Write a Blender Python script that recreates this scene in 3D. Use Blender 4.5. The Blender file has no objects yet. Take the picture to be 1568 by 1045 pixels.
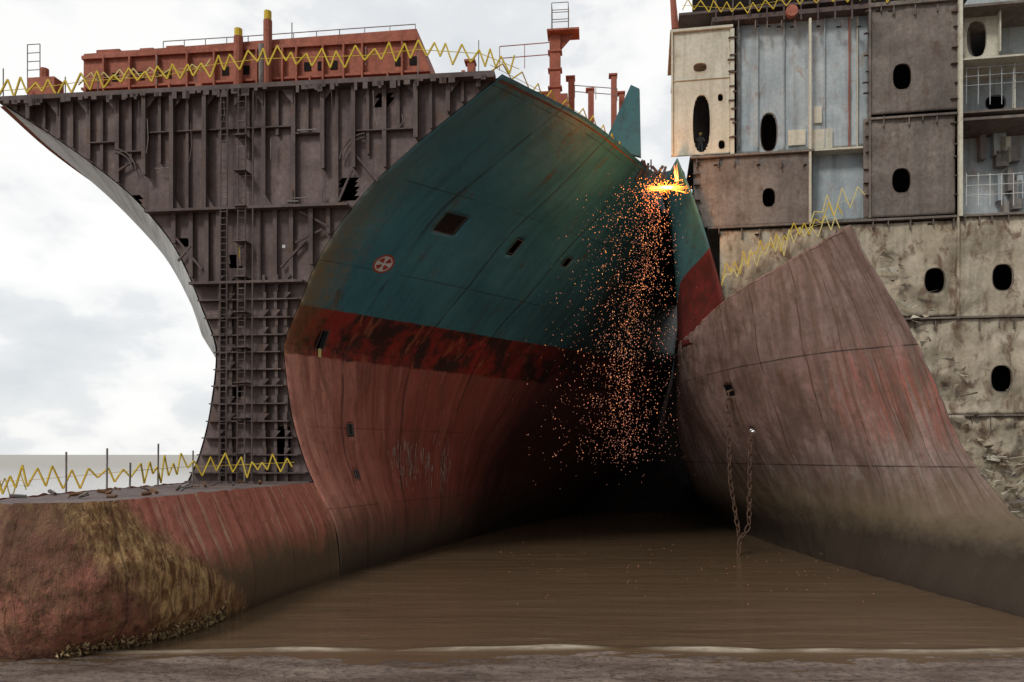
import bpy, math, random
import numpy as np
from mathutils import Vector, noise as mnoise
random.seed(7)
scene=bpy.context.scene
FPX=1200.0; CX=784.0; HY=695.0; CZ=8.0
# ------------------------------------------------------------------ nodes
class NT:
    def __init__(s,name):
        s.m=bpy.data.materials.new(name); s.m.use_nodes=True
        s.t=s.m.node_tree; s.b=s.t.nodes['Principled BSDF']
        s.P=s.t.nodes.new('ShaderNodeNewGeometry').outputs['Position']
        s.uv=None
    def UV(s):
        if s.uv is None: s.uv=s.t.nodes.new('ShaderNodeTexCoord').outputs['UV']
        return s.uv
    def put(s,inp,v):
        if isinstance(v,bpy.types.NodeSocket): s.t.links.new(v,inp)
        else:
            if isinstance(v,(tuple,list)) and len(v)==3 and len(inp.default_value)==4: v=(*v,1)
            inp.default_value=v
    def math(s,op,a,b=0.0,clamp=False):
        n=s.t.nodes.new('ShaderNodeMath'); n.operation=op; n.use_clamp=clamp
        s.put(n.inputs[0],a); s.put(n.inputs[1],b); return n.outputs[0]
    def mix(s,f,a,b,bt='MIX'):
        n=s.t.nodes.new('ShaderNodeMix'); n.data_type='RGBA'; n.blend_type=bt
        s.put(n.inputs[0],f); s.put(n.inputs[6],a); s.put(n.inputs[7],b); return n.outputs[2]
    def step(s,v,a,b,lo=0.0,hi=1.0):
        n=s.t.nodes.new('ShaderNodeMapRange'); n.clamp=True
        s.put(n.inputs[0],v); n.inputs[1].default_value=a; n.inputs[2].default_value=b
        n.inputs[3].default_value=lo; n.inputs[4].default_value=hi; return n.outputs[0]
    def map(s,v,sc,rot=(0,0,0)):
        n=s.t.nodes.new('ShaderNodeMapping'); s.put(n.inputs[0],v); n.inputs['Scale'].default_value=sc
        n.inputs['Rotation'].default_value=rot
        return n.outputs[0]
    def noise(s,v,scale=1,detail=5,rough=.55,sc=(1,1,1),dist=0):
        if sc!=(1,1,1): v=s.map(v,sc)
        n=s.t.nodes.new('ShaderNodeTexNoise'); s.put(n.inputs['Vector'],v)
        n.inputs['Scale'].default_value=scale; n.inputs['Detail'].default_value=min(detail,5)
        n.inputs['Roughness'].default_value=rough; n.inputs['Distortion'].default_value=dist
        return n.outputs['Fac']
    def sep(s,v):
        n=s.t.nodes.new('ShaderNodeSeparateXYZ'); s.put(n.inputs[0],v); return n.outputs
    def line(s,x,w,width,off=0.0):   # 1 on lines every w metres
        d=s.math('PINGPONG',s.math('ADD',x,off),w/2)
        return s.step(d,width*.45,width,1,0)
    def fin(s,col,rough=.7,bump=None,bs=.3,bd=.05,metal=0.0,spec=.3):
        s.put(s.b.inputs['Base Color'],col); s.put(s.b.inputs['Roughness'],rough)
        s.b.inputs['Metallic'].default_value=metal
        s.b.inputs['Specular IOR Level'].default_value=spec
        if bump is not None:
            n=s.t.nodes.new('ShaderNodeBump'); n.inputs['Strength'].default_value=bs; n.inputs['Distance'].default_value=bd
            s.put(n.inputs['Height'],bump); s.t.links.new(n.outputs[0],s.b.inputs['Normal'])
        return s.m

def steel(name,c1,c2,rust=(.16,.075,.035),ramt=.5,streak=.5,rough=.75,bump=.3,dirt=.5,spec=.25,blotch=0.0):
    n=NT(name); P=n.P
    a=n.noise(P,.35,4,.6); a=n.step(a,.35,.65)
    col=n.mix(a,c1,c2)
    if streak>0:
        st=n.noise(P,1.0,4,.6,sc=(1.6,1.6,.12)); st=n.step(st,.48,.72)
        col=n.mix(n.math('MULTIPLY',st,streak),col,tuple(x*.45 for x in c1))
    if blotch>0:
        bl=n.noise(P,.22,5,.62,dist=.8); col=n.mix(n.step(bl,.5,.62,0,blotch),col,tuple(x*.33 for x in c1))
    if ramt>0:
        r=n.noise(P,1.1,5,.68,sc=(1,1,.6),dist=.4); r=n.step(r,.60-.12*ramt,.72-.1*ramt)
        col=n.mix(n.math('MULTIPLY',r,min(1,ramt*1.2)),col,rust)
    d=n.noise(P,4,4,.65); col=n.mix(n.step(d,.35,.8,0,dirt),col,(.03,.026,.024))
    h=n.math('ADD',n.noise(P,.9,2,.5),n.math('MULTIPLY',d,.25))
    return n.fin(col,rough,h,bump,.12,spec=spec)

M={}
M['dark']=steel('dark_internal_steel',(.15,.108,.10),(.235,.178,.165),ramt=.5,streak=.65,rust=(.15,.082,.057),blotch=.35)
M['dark2']=steel('dark_frames',(.105,.076,.07),(.165,.125,.116),ramt=.4)
M['black']=steel('shade_black_steel',(.012,.010,.010),(.022,.018,.016),ramt=.1,spec=.03)  # near-black colour stands in for shade in the gap, openings and interiors
M['deckred']=steel('red_deck_paint',(.38,.115,.07),(.46,.16,.105),ramt=.4,rust=(.2,.08,.045))
M['beige']=steel('beige_steel',(.44,.375,.27),(.60,.53,.41),ramt=.75,streak=.55,rust=(.17,.105,.07),bump=.4,dirt=.3,blotch=.6)
M['cream']=steel('cream_paint',(.60,.565,.45),(.70,.67,.55),ramt=.3,streak=.4,rust=(.22,.12,.06),dirt=.25)
M['brown']=steel('brown_grey_steel',(.18,.15,.13),(.27,.23,.20),ramt=.5,streak=.5,rust=(.13,.08,.055),blotch=.3)
M['bluegrey']=steel('blue_grey_paint',(.38,.44,.47),(.50,.55,.56),ramt=.4,streak=.6,rust=(.32,.17,.09),dirt=.25)
M['white']=steel('worn_white',(.6,.6,.56),(.7,.7,.66),ramt=.25,streak=.3,dirt=.2)
M['yellow']=steel('yellow_paint',(.62,.45,.04),(.72,.54,.07),ramt=.15,streak=.1,dirt=.2)
M['paleyellow']=steel('pale_yellow_net',(.66,.58,.22),(.75,.66,.3),ramt=.05,streak=.1,dirt=.2)
M['chain']=steel('rusty_chain',(.10,.06,.045),(.15,.09,.06),ramt=.6)
M['rail']=steel('grey_rail',(.22,.2,.19),(.3,.28,.26),ramt=.3)
M['markwhite']=steel('faded_white_mark',(.50,.38,.33),(.68,.58,.52),ramt=.2,streak=.5)
M['markred']=steel('red_mark',(.4,.06,.04),(.45,.08,.05),ramt=.2)
M['skin']=steel('skin',(.3,.17,.11),(.33,.19,.12),ramt=0,streak=0,dirt=.1)
M['shirt']=steel('work_clothes',(.06,.07,.08),(.09,.10,.12),ramt=0,streak=.1,dirt=.3)

def hullA_mat():
    n=NT('hull_paint_teal_red'); P=n.P; x,y,z=n.sep(P); uv=n.UV(); s,v,_=n.sep(uv)
    wob=n.math('MULTIPLY',n.math('SUBTRACT',n.noise(P,.9,4,.7),.5),.5)
    zz=n.math('ADD',z,wob)
    streak=n.noise(uv,1.0,5,.6,sc=(1.5,.10,1)); streak2=n.noise(uv,1.0,5,.65,sc=(4.5,.16,1))
    big=n.noise(P,.16,4,.55)
    fine=n.noise(P,2.2,5,.7)
    teal=n.mix(n.step(big,.3,.7),(.036,.150,.185),(.070,.220,.250))
    teal=n.mix(n.step(streak,.48,.75,0,.5),teal,(.022,.065,.075))
    teal=n.mix(n.step(streak2,.56,.74,0,.35),teal,(.10,.16,.15))
    r=n.noise(uv,.5,5,.75,sc=(1.3,.36,1),dist=.6)
    teal=n.mix(n.step(r,.585,.66,0,.75),teal,(.11,.07,.036))
    teal=n.mix(n.step(fine,.55,.75,0,.35),teal,(.035,.045,.04))
    edge=n.step(n.math('ADD',s,n.math('MULTIPLY',n.math('SUBTRACT',fine,.5),5)),.2,2.4,1,0)
    edge=n.math('MULTIPLY',edge,n.step(z,28,20,.12,.85))
    teal=n.mix(edge,teal,(.22,.14,.055))
    boot=n.mix(n.step(n.noise(uv,.55,5,.7,sc=(1,.8,1),dist=.5),.42,.56),(.27,.03,.023),(.045,.02,.017))
    boot=n.mix(n.math('MULTIPLY',edge,.8),boot,(.26,.11,.045))
    boot=n.mix(n.step(n.noise(uv,1.1,5,.75,sc=(1.2,.35,1),dist=.8),.56,.63,0,.65),boot,(.34,.12,.06))
    pink=n.mix(n.step(n.math('ADD',s,n.math('MULTIPLY',big,6)),1,13),(.62,.29,.21),(.32,.085,.064))  # forward edge lighter: light falling on the bow is painted into the pink
    pink=n.mix(n.step(streak,.40,.66,0,.75),pink,(.20,.055,.042))
    pink=n.mix(n.step(streak2,.55,.72,0,.45),pink,(.56,.32,.26))
    pink=n.mix(n.step(n.noise(uv,.8,5,.7,sc=(1.4,.22,1),dist=.5),.54,.64,0,.6),pink,(.17,.075,.045))
    pink=n.mix(n.step(fine,.5,.78,0,.55),pink,(.13,.055,.04))
    low=n.step(n.math('ADD',z,n.math('MULTIPLY',n.math('SUBTRACT',n.noise(uv,.6,5,.7,sc=(1,.3,1)),.5),4)),5.4,1.6)
    pink=n.mix(n.math('MULTIPLY',low,.9),pink,(.10,.078,.052))
    vlow=n.step(n.math('ADD',z,wob),1.8,.5)
    pink=n.mix(n.math('MULTIPLY',vlow,.75),pink,(.04,.032,.023))
    col=n.mix(n.step(zz,14.55,14.68),pink,boot)
    col=n.mix(n.step(n.math('ADD',z,n.math('MULTIPLY',wob,.3)),17.75,17.82),col,teal)
    # shade near the gap, painted into the aft plating as near-black
    gap_shade=n.math('MULTIPLY',n.step(n.math('ADD',s,n.math('MULTIPLY',n.noise(uv,.35,4,.6,sc=(1,.4,1)),9)),21,30),n.step(z,33,27))
    col=n.mix(n.math('MULTIPLY',gap_shade,.8),col,(.016,.014,.014))
    brk=n.step(n.noise(uv,.35,3,.6),.38,.5,.15,1)
    mv=n.math('MULTIPLY',n.line(n.math('ADD',s,n.math('MULTIPLY',z,-.04)),5.6,.12,1.9),brk)
    mh=n.math('MULTIPLY',n.line(z,5.45,.05,1.1),n.step(n.noise(uv,.22,3,.6),.42,.54,0,.8))
    m=n.math('MAXIMUM',mv,mh)
    col=n.mix(n.math('MULTIPLY',m,.55),col,(.025,.018,.015))
    wash=n.math('PINGPONG',s,.42)
    h=n.math('ADD',n.math('MULTIPLY',m,-.3),n.math('MULTIPLY',n.noise(P,.6,3,.5),1.3))
    h=n.math('ADD',h,n.math('MULTIPLY',fine,.25)); h=n.math('ADD',h,n.math('MULTIPLY',wash,.2))
    return n.fin(col,.48,h,.55,.12,spec=.33)
def bulb_mat():
    n=NT('bulb_rust_paint'); P=n.P; x,y,z=n.sep(P); uv=n.UV(); s,v,_=n.sep(uv)
    streak=n.noise(uv,1.0,5,.6,sc=(1.7,.16,1)); fine=n.noise(P,2.5,5,.7)
    pink=n.mix(n.step(streak,.38,.7),(.60,.23,.16),(.34,.105,.075))
    pink=n.mix(n.step(n.noise(uv,1.0,4,.6,sc=(2.2,.14,1)),.57,.66,0,.75),pink,(.62,.47,.32))
    pink=n.mix(n.step(fine,.5,.72,0,.6),pink,(.19,.085,.045))
    low=n.step(n.math('ADD',z,n.math('MULTIPLY',n.math('SUBTRACT',n.noise(P,.5,5,.75,sc=(1,1,.6)),.5),3.5)),3.7,2.0)
    pink=n.mix(n.math('MULTIPLY',low,.92),pink,(.13,.10,.058))
    nose=n.mix(n.step(n.noise(P,.9,5,.7),.4,.6),(.40,.15,.11),(.21,.10,.065))
    nose=n.mix(n.step(n.noise(P,2.2,5,.75),.5,.60,0,.8),nose,(.07,.037,.025))
    nose=n.mix(n.step(n.noise(P,1.3,5,.75,sc=(1,1,.6)),.56,.64,0,.7),nose,(.42,.27,.12))
    rn=n.noise(P,1.7,5,.72,sc=(1.6,1.6,.5),dist=.6)
    gold=n.mix(n.step(rn,.40,.62),(.20,.095,.04),(.62,.40,.185))
    gold=n.mix(n.step(n.noise(P,2.6,5,.75,sc=(1.5,1.5,.55),dist=.5),.50,.62,0,.8),gold,(.085,.042,.024))
    jit=n.math('MULTIPLY',n.math('SUBTRACT',n.noise(P,.8,5,.75),.5),5)
    sb=n.math('ADD',n.math('ADD',s,n.math('MULTIPLY',z,1.5)),jit)
    mk=n.step(sb,-10.3,-12.2)
    mk2=n.step(n.math('ADD',n.math('ADD',s,n.math('MULTIPLY',z,.75)),jit),-17.6,-18.8)
    gmask=n.math('MULTIPLY',mk,n.math('SUBTRACT',1.0,n.math('MULTIPLY',mk2,.85)))
    dk=n.math('MULTIPLY',n.step(s,-21.3,-22.1),n.step(z,2.5,4.5))
    col=n.mix(mk,pink,nose); col=n.mix(gmask,col,gold)
    col=n.mix(n.math('MULTIPLY',dk,.7),col,(.09,.045,.027))
    wet=n.step(n.math('ADD',z,n.math('MULTIPLY',fine,.8)),1.0,.4)
    col=n.mix(n.math('MULTIPLY',wet,.6),col,(.06,.043,.028))
    h=n.math('ADD',n.math('MULTIPLY',rn,n.math('MULTIPLY',mk,1.0)),n.math('MULTIPLY',fine,.35))
    m=n.line(s,4.8,.07,1.2)
    col=n.mix(n.math('MULTIPLY',m,.5),col,(.05,.03,.02))
    return n.fin(col,.75,h,.8,.25,spec=.22)
def hullB_mat():
    n=NT('hull_paint_faded_pink'); P=n.P; x,y,z=n.sep(P); uv=n.UV(); s,v,_=n.sep(uv)
    streak=n.noise(uv,1.0,5,.6,sc=(.9,.12,1)); fine=n.noise(P,2.2,5,.7)
    col=n.mix(n.step(n.noise(P,.25,4,.6),.35,.65),(.22,.140,.122),(.31,.215,.19))
    jz=n.math('MULTIPLY',n.math('SUBTRACT',n.noise(uv,.7,4,.7,sc=(1,.5,1)),.5),5)
    zj=n.math('ADD',z,jz)
    redm=n.math('MULTIPLY',n.step(zj,16.5,13.),n.step(zj,7.8,10.2))
    redn=n.step(n.noise(uv,1.0,4,.6,sc=(1.2,.25,1)),.38,.60,.1,1)
    redn=n.math('MULTIPLY',redn,n.step(s,26,14,.15,1))
    col=n.mix(n.math('MULTIPLY',redm,n.math('MULTIPLY',redn,.85)),col,(.38,.10,.068))
    col=n.mix(n.math('MULTIPLY',n.step(n.noise(uv,1,4,.6,sc=(1.3,.5,1)),.46,.6,0,.6),n.step(z,9.2,7.5)),col,(.31,.275,.235))
    col=n.mix(n.step(streak,.42,.66,0,.75),col,(.115,.07,.05))
    bl=n.noise(uv,.28,5,.68,sc=(1,.8,1),dist=.7)
    col=n.mix(n.step(bl,.48,.62,0,.6),col,(.115,.075,.055))
    col=n.mix(n.step(n.noise(uv,1.,5,.65,sc=(2.6,.4,1)),.56,.7,0,.3),col,(.42,.34,.30))
    rr=n.noise(uv,.9,5,.75,sc=(1.6,.3,1),dist=.5)
    col=n.mix(n.step(rr,.56,.66,0,.65),col,(.17,.085,.042))
    col=n.mix(n.step(fine,.48,.76,0,.6),col,(.11,.072,.05))
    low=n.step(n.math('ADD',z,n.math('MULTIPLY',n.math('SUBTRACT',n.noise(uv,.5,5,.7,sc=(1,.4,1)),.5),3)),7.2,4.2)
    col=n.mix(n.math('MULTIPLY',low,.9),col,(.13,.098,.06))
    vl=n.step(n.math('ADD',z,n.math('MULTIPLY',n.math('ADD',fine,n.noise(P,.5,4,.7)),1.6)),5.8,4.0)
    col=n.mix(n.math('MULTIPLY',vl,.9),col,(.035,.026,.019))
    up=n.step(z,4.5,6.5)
    ln=n.math('MULTIPLY',n.line(n.math('ADD',s,n.math('MULTIPLY',n.noise(uv,.15,2,.5),1.2)),4.9,.10,.6),up)
    m=n.math('MULTIPLY',ln,n.step(n.noise(uv,.4,3,.6),.40,.52,.1,1))
    col=n.mix(n.math('MULTIPLY',m,.7),col,(.09,.045,.025))
    mh=n.math('MULTIPLY',n.line(v,7.6,.06,0.),n.step(n.noise(uv,.2,3,.6,sc=(1,.3,1)),.40,.5,.15,1))
    col=n.mix(n.math('MULTIPLY',mh,.8),col,(.03,.022,.02))
    h=n.math('ADD',n.math('MULTIPLY',n.noise(P,.6,3,.5),1.5),n.math('MULTIPLY',fine,.3))
    h=n.math('SUBTRACT',h,n.math('MULTIPLY',m,.3)); h=n.math('ADD',h,n.math('MULTIPLY',n.math('PINGPONG',s,.45),.12))
    return n.fin(col,.72,h,.6,.14,spec=.2)
def hullC_mat():
    n=NT('hull_paint_upper'); P=n.P; x,y,z=n.sep(P)
    teal=n.mix(n.noise(P,.4,5,.6),(.03,.11,.13),(.06,.17,.19))
    red=n.mix(n.step(n.noise(P,.6,5,.7),.4,.6),(.15,.024,.021),(.08,.018,.016))
    col=n.mix(n.step(n.math('ADD',z,n.math('MULTIPLY',n.math('SUBTRACT',y,61),.28)),23.7,23.8),red,teal)
    col=n.mix(n.step(n.noise(P,1.5,5,.7),.5,.7,0,.6),col,(.05,.035,.028))
    return n.fin(col,.6,n.noise(P,1,5,.6),.3,.1)
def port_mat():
    n=NT('port_hull_sheen'); P=n.P; uv=n.UV()
    col=n.mix(n.noise(P,.5,5,.6),(.50,.51,.5),(.7,.7,.68))  # light grey puts the reflected sheen into the port shell's colour
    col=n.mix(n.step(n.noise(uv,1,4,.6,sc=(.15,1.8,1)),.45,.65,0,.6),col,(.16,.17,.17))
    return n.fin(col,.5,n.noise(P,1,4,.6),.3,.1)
def water_mat():
    n=NT('muddy_water'); P=n.P; x,y,z=n.sep(P)
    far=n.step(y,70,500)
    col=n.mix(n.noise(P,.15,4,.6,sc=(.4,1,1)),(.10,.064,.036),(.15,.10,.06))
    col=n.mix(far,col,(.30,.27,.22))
    foam=n.math('MULTIPLY',n.step(z,.03,.10),n.step(n.noise(P,1.2,5,.7,sc=(.5,1.4,1)),.36,.58,.3,.95))
    foam2=n.math('MULTIPLY',n.step(n.noise(P,2.2,5,.75,sc=(.12,1.6,1)),.62,.70,0,.5),n.step(y,40,33))
    col=n.mix(n.math('MAXIMUM',foam,foam2),col,(.50,.43,.33))
    w=n.noise(P,1.0,4,.6,sc=(.20,1.3,1),dist=.6); w2=n.noise(P,3.0,4,.6,sc=(.3,1.6,1)); w3=n.noise(P,.25,2,.5,sc=(.5,1,1))
    h=n.math('ADD',n.math('MULTIPLY',w,n.step(w3,.3,.7,.35,1.3)),n.math('MULTIPLY',w2,.22))
    n.b.inputs['IOR'].default_value=1.33
    return n.fin(col,n.step(far,0,1,.03,.4),h,.36,.2,spec=.6)
def ground_mat():
    n=NT('wet_mud'); P=n.P
    a=n.noise(P,.5,5,.65,sc=(.35,1.3,1)); f=n.noise(P,5,5,.75,sc=(.7,1,1))
    col=n.mix(n.step(a,.35,.65),(.13,.09,.07),(.30,.225,.18))
    col=n.mix(n.step(f,.46,.62,0,.8),col,(.06,.042,.033))
    r=n.step(a,.40,.55,.06,.7)
    return n.fin(col,r,n.math('ADD',n.math('MULTIPLY',a,.8),n.math('MULTIPLY',f,.8)),1,.25,spec=.5)
def emis(name,c,st):
    m=bpy.data.materials.new(name); m.use_nodes=True; b=m.node_tree.nodes['Principled BSDF']
    b.inputs['Base Color'].default_value=(*c,1); b.inputs['Emission Color'].default_value=(*c,1); b.inputs['Emission Strength'].default_value=st
    m.cycles.emission_sampling='NONE'
    return m
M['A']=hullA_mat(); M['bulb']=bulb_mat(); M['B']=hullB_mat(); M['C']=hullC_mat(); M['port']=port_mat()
M['water']=water_mat(); M['ground']=ground_mat()

# ------------------------------------------------------------------ mesh builder
class MB:
    def __init__(s): s.v=[]; s.f=[]; s.mi=[]; s.mats=[]
    def m(s,name):
        mm=M[name]
        if mm not in s.mats: s.mats.append(mm)
        return s.mats.index(mm)
    def poly(s,pts,mat):
        i=len(s.v); s.v+= [tuple(p) for p in pts]; s.f.append(tuple(range(i,i+len(pts)))); s.mi.append(s.m(mat))
    def hexa(s,c,mat):
        i=len(s.v); s.v+=[tuple(p) for p in c]
        for q in ((0,3,2,1),(4,5,6,7),(0,1,5,4),(1,2,6,5),(2,3,7,6),(3,0,4,7)):
            s.f.append(tuple(i+k for k in q)); s.mi.append(s.m(mat))
    def box(s,fr,a0,a1,b0,b1,c0,c1,mat):
        s.hexa([fr(a0,b0,c0),fr(a1,b0,c0),fr(a1,b1,c0),fr(a0,b1,c0),fr(a0,b0,c1),fr(a1,b0,c1),fr(a1,b1,c1),fr(a0,b1,c1)],mat)
    def prism(s,A,B,mat):
        n=len(A); i=len(s.v); s.v+=[tuple(p) for p in A]+[tuple(p) for p in B]; k=s.m(mat)
        s.f.append(tuple(i+j for j in range(n))); s.mi.append(k)
        s.f.append(tuple(i+n+j for j in reversed(range(n)))); s.mi.append(k)
        for j in range(n):
            s.f.append((i+j,i+n+j,i+n+(j+1)%n,i+(j+1)%n)); s.mi.append(k)
    def tube(s,p0,p1,r,mat,n=6,r1=None):
        p0=Vector(p0);p1=Vector(p1); d=(p1-p0)
        if d.length<1e-5: return
        d.normalize(); a=d.orthogonal().normalized(); b=d.cross(a); r1=r if r1 is None else r1
        A=[p0+(a*math.cos(t)+b*math.sin(t))*r for t in [2*math.pi*j/n for j in range(n)]]
        B=[p1+(a*math.cos(t)+b*math.sin(t))*r1 for t in [2*math.pi*j/n for j in range(n)]]
        s.prism(A,B,mat)
    def path(s,pts,r,mat,n=5):
        for a,b in zip(pts[:-1],pts[1:]): s.tube(a,b,r,mat,n)
    def obj(s,name,parent=None,smooth=False):
        me=bpy.data.meshes.new(name); me.from_pydata(s.v,[],s.f)
        for mm in s.mats: me.materials.append(mm)
        me.polygons.foreach_set('material_index',s.mi)
        if smooth: me.polygons.foreach_set('use_smooth',[True]*len(me.polygons))
        me.update(); o=bpy.data.objects.new(name,me); scene.collection.objects.link(o)
        if parent: o.parent=parent
        return o
def empty(name):
    o=bpy.data.objects.new(name,None); scene.collection.objects.link(o); return o
def grid(name,P,UVs,mat,parent=None,keep=None,smooth=True,thick=0,extra=None,flip=False):
    ni=len(P); nj=len(P[0]); verts=[tuple(P[i][j]) for i in range(ni) for j in range(nj)]
    faces=[]
    for i in range(ni-1):
        for j in range(nj-1):
            if keep is None or keep(i,j):
                f=(i*nj+j,(i+1)*nj+j,(i+1)*nj+j+1,i*nj+j+1)
                faces.append(f[::-1] if flip else f)
    me=bpy.data.meshes.new(name); me.from_pydata(verts,[],faces); me.materials.append(mat)
    if extra: me.materials.append(extra)
    if UVs is not None:
        ul=me.uv_layers.new(name='UVMap'); flat=np.array([c for i in range(ni) for c in UVs[i]],dtype=np.float32)
        vi=np.zeros(len(me.loops),dtype=np.int32); me.loops.foreach_get('vertex_index',vi); ul.data.foreach_set('uv',flat[vi].ravel())
    if smooth: me.polygons.foreach_set('use_smooth',[True]*len(me.polygons))
    me.update(); o=bpy.data.objects.new(name,me); scene.collection.objects.link(o)
    if thick:
        md=o.modifiers.new('thick','SOLIDIFY'); md.thickness=thick; md.offset=0
        if extra: md.material_offset=1; md.material_offset_rim=1
    if parent: o.parent=parent
    return o
def pchip(xs,ys,x):
    n=len(xs)
    if x<=xs[0]: return ys[0]
    if x>=xs[-1]: return ys[-1]
    h=[xs[i+1]-xs[i] for i in range(n-1)]; d=[(ys[i+1]-ys[i])/h[i] for i in range(n-1)]
    def sl(i):
        if i==0: return d[0]
        if i==n-1: return d[-1]
        if d[i-1]*d[i]<=0: return 0
        w1=2*h[i]+h[i-1]; w2=h[i]+2*h[i-1]; return (w1+w2)/(w1/d[i-1]+w2/d[i])
    k=max(i for i in range(n-1) if xs[i]<=x); t=(x-xs[k])/h[k]
    m0=sl(k)*h[k]; m1=sl(k+1)*h[k]
    return (2*t**3-3*t*t+1)*ys[k]+(t**3-2*t*t+t)*m0+(-2*t**3+3*t*t)*ys[k+1]+(t**3-t*t)*m1
def proj(p): return (CX+p[0]/p[1]*FPX, HY-(p[2]-CZ)/p[1]*FPX)

# ------------------------------------------------------------------ SHIP A
def WA(s,u,z): return (-17.3+.107*s+.994*u, 51.8+.994*s-.107*u, z)
SS=[0,8,18,28,40,60,100]
ZZ=[-1,0,3,6,8,11,14.6,17.8,21.5,25,28,32.2]
TB=[[6.0,7.6,9.5,11.5,14.5,20,26],
    [6.1,7.8,9.8,11.8,15,21,27],
    [5.8,7.9,10.5,13,17.2,24,30],
    [4.4,7.2,10.8,14,20,28,32],
    [3.5,6.9,11.2,15.2,22,30,33],
    [2.75,6.8,12.4,17.6,25.5,32,34],
    [2.35,7.1,14.0,20.3,28.5,32.5,34],
    [3.4,9.0,15.8,23,30.5,33,34],
    [5.1,11.8,18.9,26,31.5,33,34],
    [7.8,14.5,21.7,28.3,32.2,33,34],
    [11.2,17.8,24.3,29.8,32.5,33,34],
    [16.8,22.4,27,31,32.8,33,34]]
_c={}
def bA(s,z):
    k=(round(s,3),round(z,3))
    if k in _c: return _c[k]
    if s<=0: r=pchip(ZZ,[r[0] for r in TB],z)
    else: r=pchip(ZZ,[pchip(SS,r,s) for r in TB],z)
    _c[k]=r; return r
def ztop(s): return pchip([0,18,30,100],[32.2,32.4,36,36],s)
def zmap(s,z):
    return z if z<=25 else 25+(z-25)/7.2*(ztop(s)-25)
def bW(z):
    return bA(0,z)*(1+.075*max(0,(z-22)/10))
def bP(s,z):
    b0=bW(z); f=.66 if z<20 else .66-.26*(z-20)/12
    return b0+(bA(s,z)-bA(0,z))*f
def SA(s,z,off=0):
    u=bA(s,z); return WA(s,u+off,zmap(s,z))
tabA=[(proj(SA(s,z)),s,z) for s in np.arange(0,30,.3) for z in np.arange(.5,32,.3)]
def findA(px,py):
    b=min(tabA,key=lambda t:(t[0][0]-px)**2+(t[0][1]-py)**2); return b[1],b[2]
shipA=empty('beached_ship_bow')
svals=list(np.arange(0,30,.3))+list(np.arange(30,101,2.0)); zvals=list(np.arange(-1,32.21,.3))+[32.2]
holesA=[]
for (px,py,w,h) in [(690,340,1.5,1.3),(790,376,.6,1.0),(868,402,.5,.7),(492,522,.5,1.3),(534,657,.4,.9),(545,728,.3,.7)]:
    s,z=findA(px,py); holesA.append((s-w/2,s+w/2,z-h/2,z+h/2))
def dentA(s,z):
    return .12*mnoise.noise(Vector((s*.28,z*.22,3.3)))+.07*mnoise.noise(Vector((s*.9,z*.6,9.3)))
P=[];U=[];
for s in svals:
    P.append([SA(s,z,dentA(s,z)) for z in zvals]); U.append([(s,z) for z in zvals])
for j in range(len(zvals)):
    r=.07*mnoise.noise(Vector((j*.6,2,0))); p=P[0][j]; P[0][j]=(p[0],p[1]+r,p[2])
def keepA(i,j):
    s=(svals[i]+svals[min(i+1,len(svals)-1)])/2; z=zvals[j]+.15
    return not any(a<=s<=b and c<=z<=d for a,b,c,d in holesA)
grid('starboard_shell',P,U,M['A'],shipA,keepA,thick=.08,extra=M['black'])
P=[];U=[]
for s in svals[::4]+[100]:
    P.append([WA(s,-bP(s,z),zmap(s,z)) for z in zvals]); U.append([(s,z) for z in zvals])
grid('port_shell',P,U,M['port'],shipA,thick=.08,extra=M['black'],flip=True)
P=[]
for s in [0.1]+list(range(2,101,2)):
    zt=ztop(s)-.35; P.append([WA(s,-bP(s,32.2)+.1,zt),WA(s,0,zt+.1),WA(s,bA(s,32.2)-.1,zt)])
grid('deck',P,None,M['deckred'],shipA)
rows=list(np.arange(-1,32,.3))+[32.0]; N=90
holesW=[(-1.0,20.8,.45,.55),(-1.0,12.0,.35,.4),(2.2,8.6,.55,1.3),(6.7,25.3,.55,.7),(-8.3,24.9,.6,.6),(9.0,31,.5,.5),(-4.6,22.0,.3,.3)]
def uW(t,z): return t*((bA(0,z) if t>0 else bW(z))-.03)
P=[]
for z in rows:
    P.append([WA(.05+.06*mnoise.noise(Vector((uW(t,z)*.5,z*.5,1))),uW(t,z),z) for t in np.linspace(-1,1,N)])
def keepW(i,j):
    z=rows[i]+.15; u=uW(-1+2*(j+.5)/(N-1),z)
    return not any(abs(u-a)<c and abs(z-b)<d for a,b,c,d in holesW)
grid('bulkhead_plate',P,None,M['dark'],shipA,keepW,smooth=False)
mb=MB()
def hb(u0,u1,z,h=.1,d=.5,mat='dark2'):
    mb.box(WA,-d,.04,u0,u1,z-h/2,z+h/2,mat)
def vb(u,z0,z1,d=.45,t=.07,mat='dark2'):
    mb.box(WA,-d,.03,u-t/2,u+t/2,z0,z1,mat)
    mb.box(WA,-d-.03,-d,u-t*2,u+t*2,z0,z1,mat)
for z,h,d in [(31.95,.3,.8),(24.05,.16,.8),(19.2,.16,.8),(6.1,.2,.6)]:
    hb(-bW(z)+.1,bA(0,z)-.1,z,h,d)
def gus(u,z,w,h,up,d=.03):
    A=[WA(-.4,u,z),WA(-.4,u+w,z),WA(-.4,u,z+up*h)]; B=[WA(-.33,u,z),WA(-.33,u+w,z),WA(-.33,u,z+up*h)]
    mb.prism(A,B,'dark2')
def zlow(u):
    for z in np.arange(14.6,32,.1):
        if (bA(0,z) if u>0 else bW(z))>=abs(u)+.15: return z
    return 32
def span_v(u,z0,z1,**k):
    z0=max(z0,zlow(u)) if abs(u)>2.2 else z0
    if z1-z0>.4: vb(u,z0,z1,**k)
u=-17.4
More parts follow.
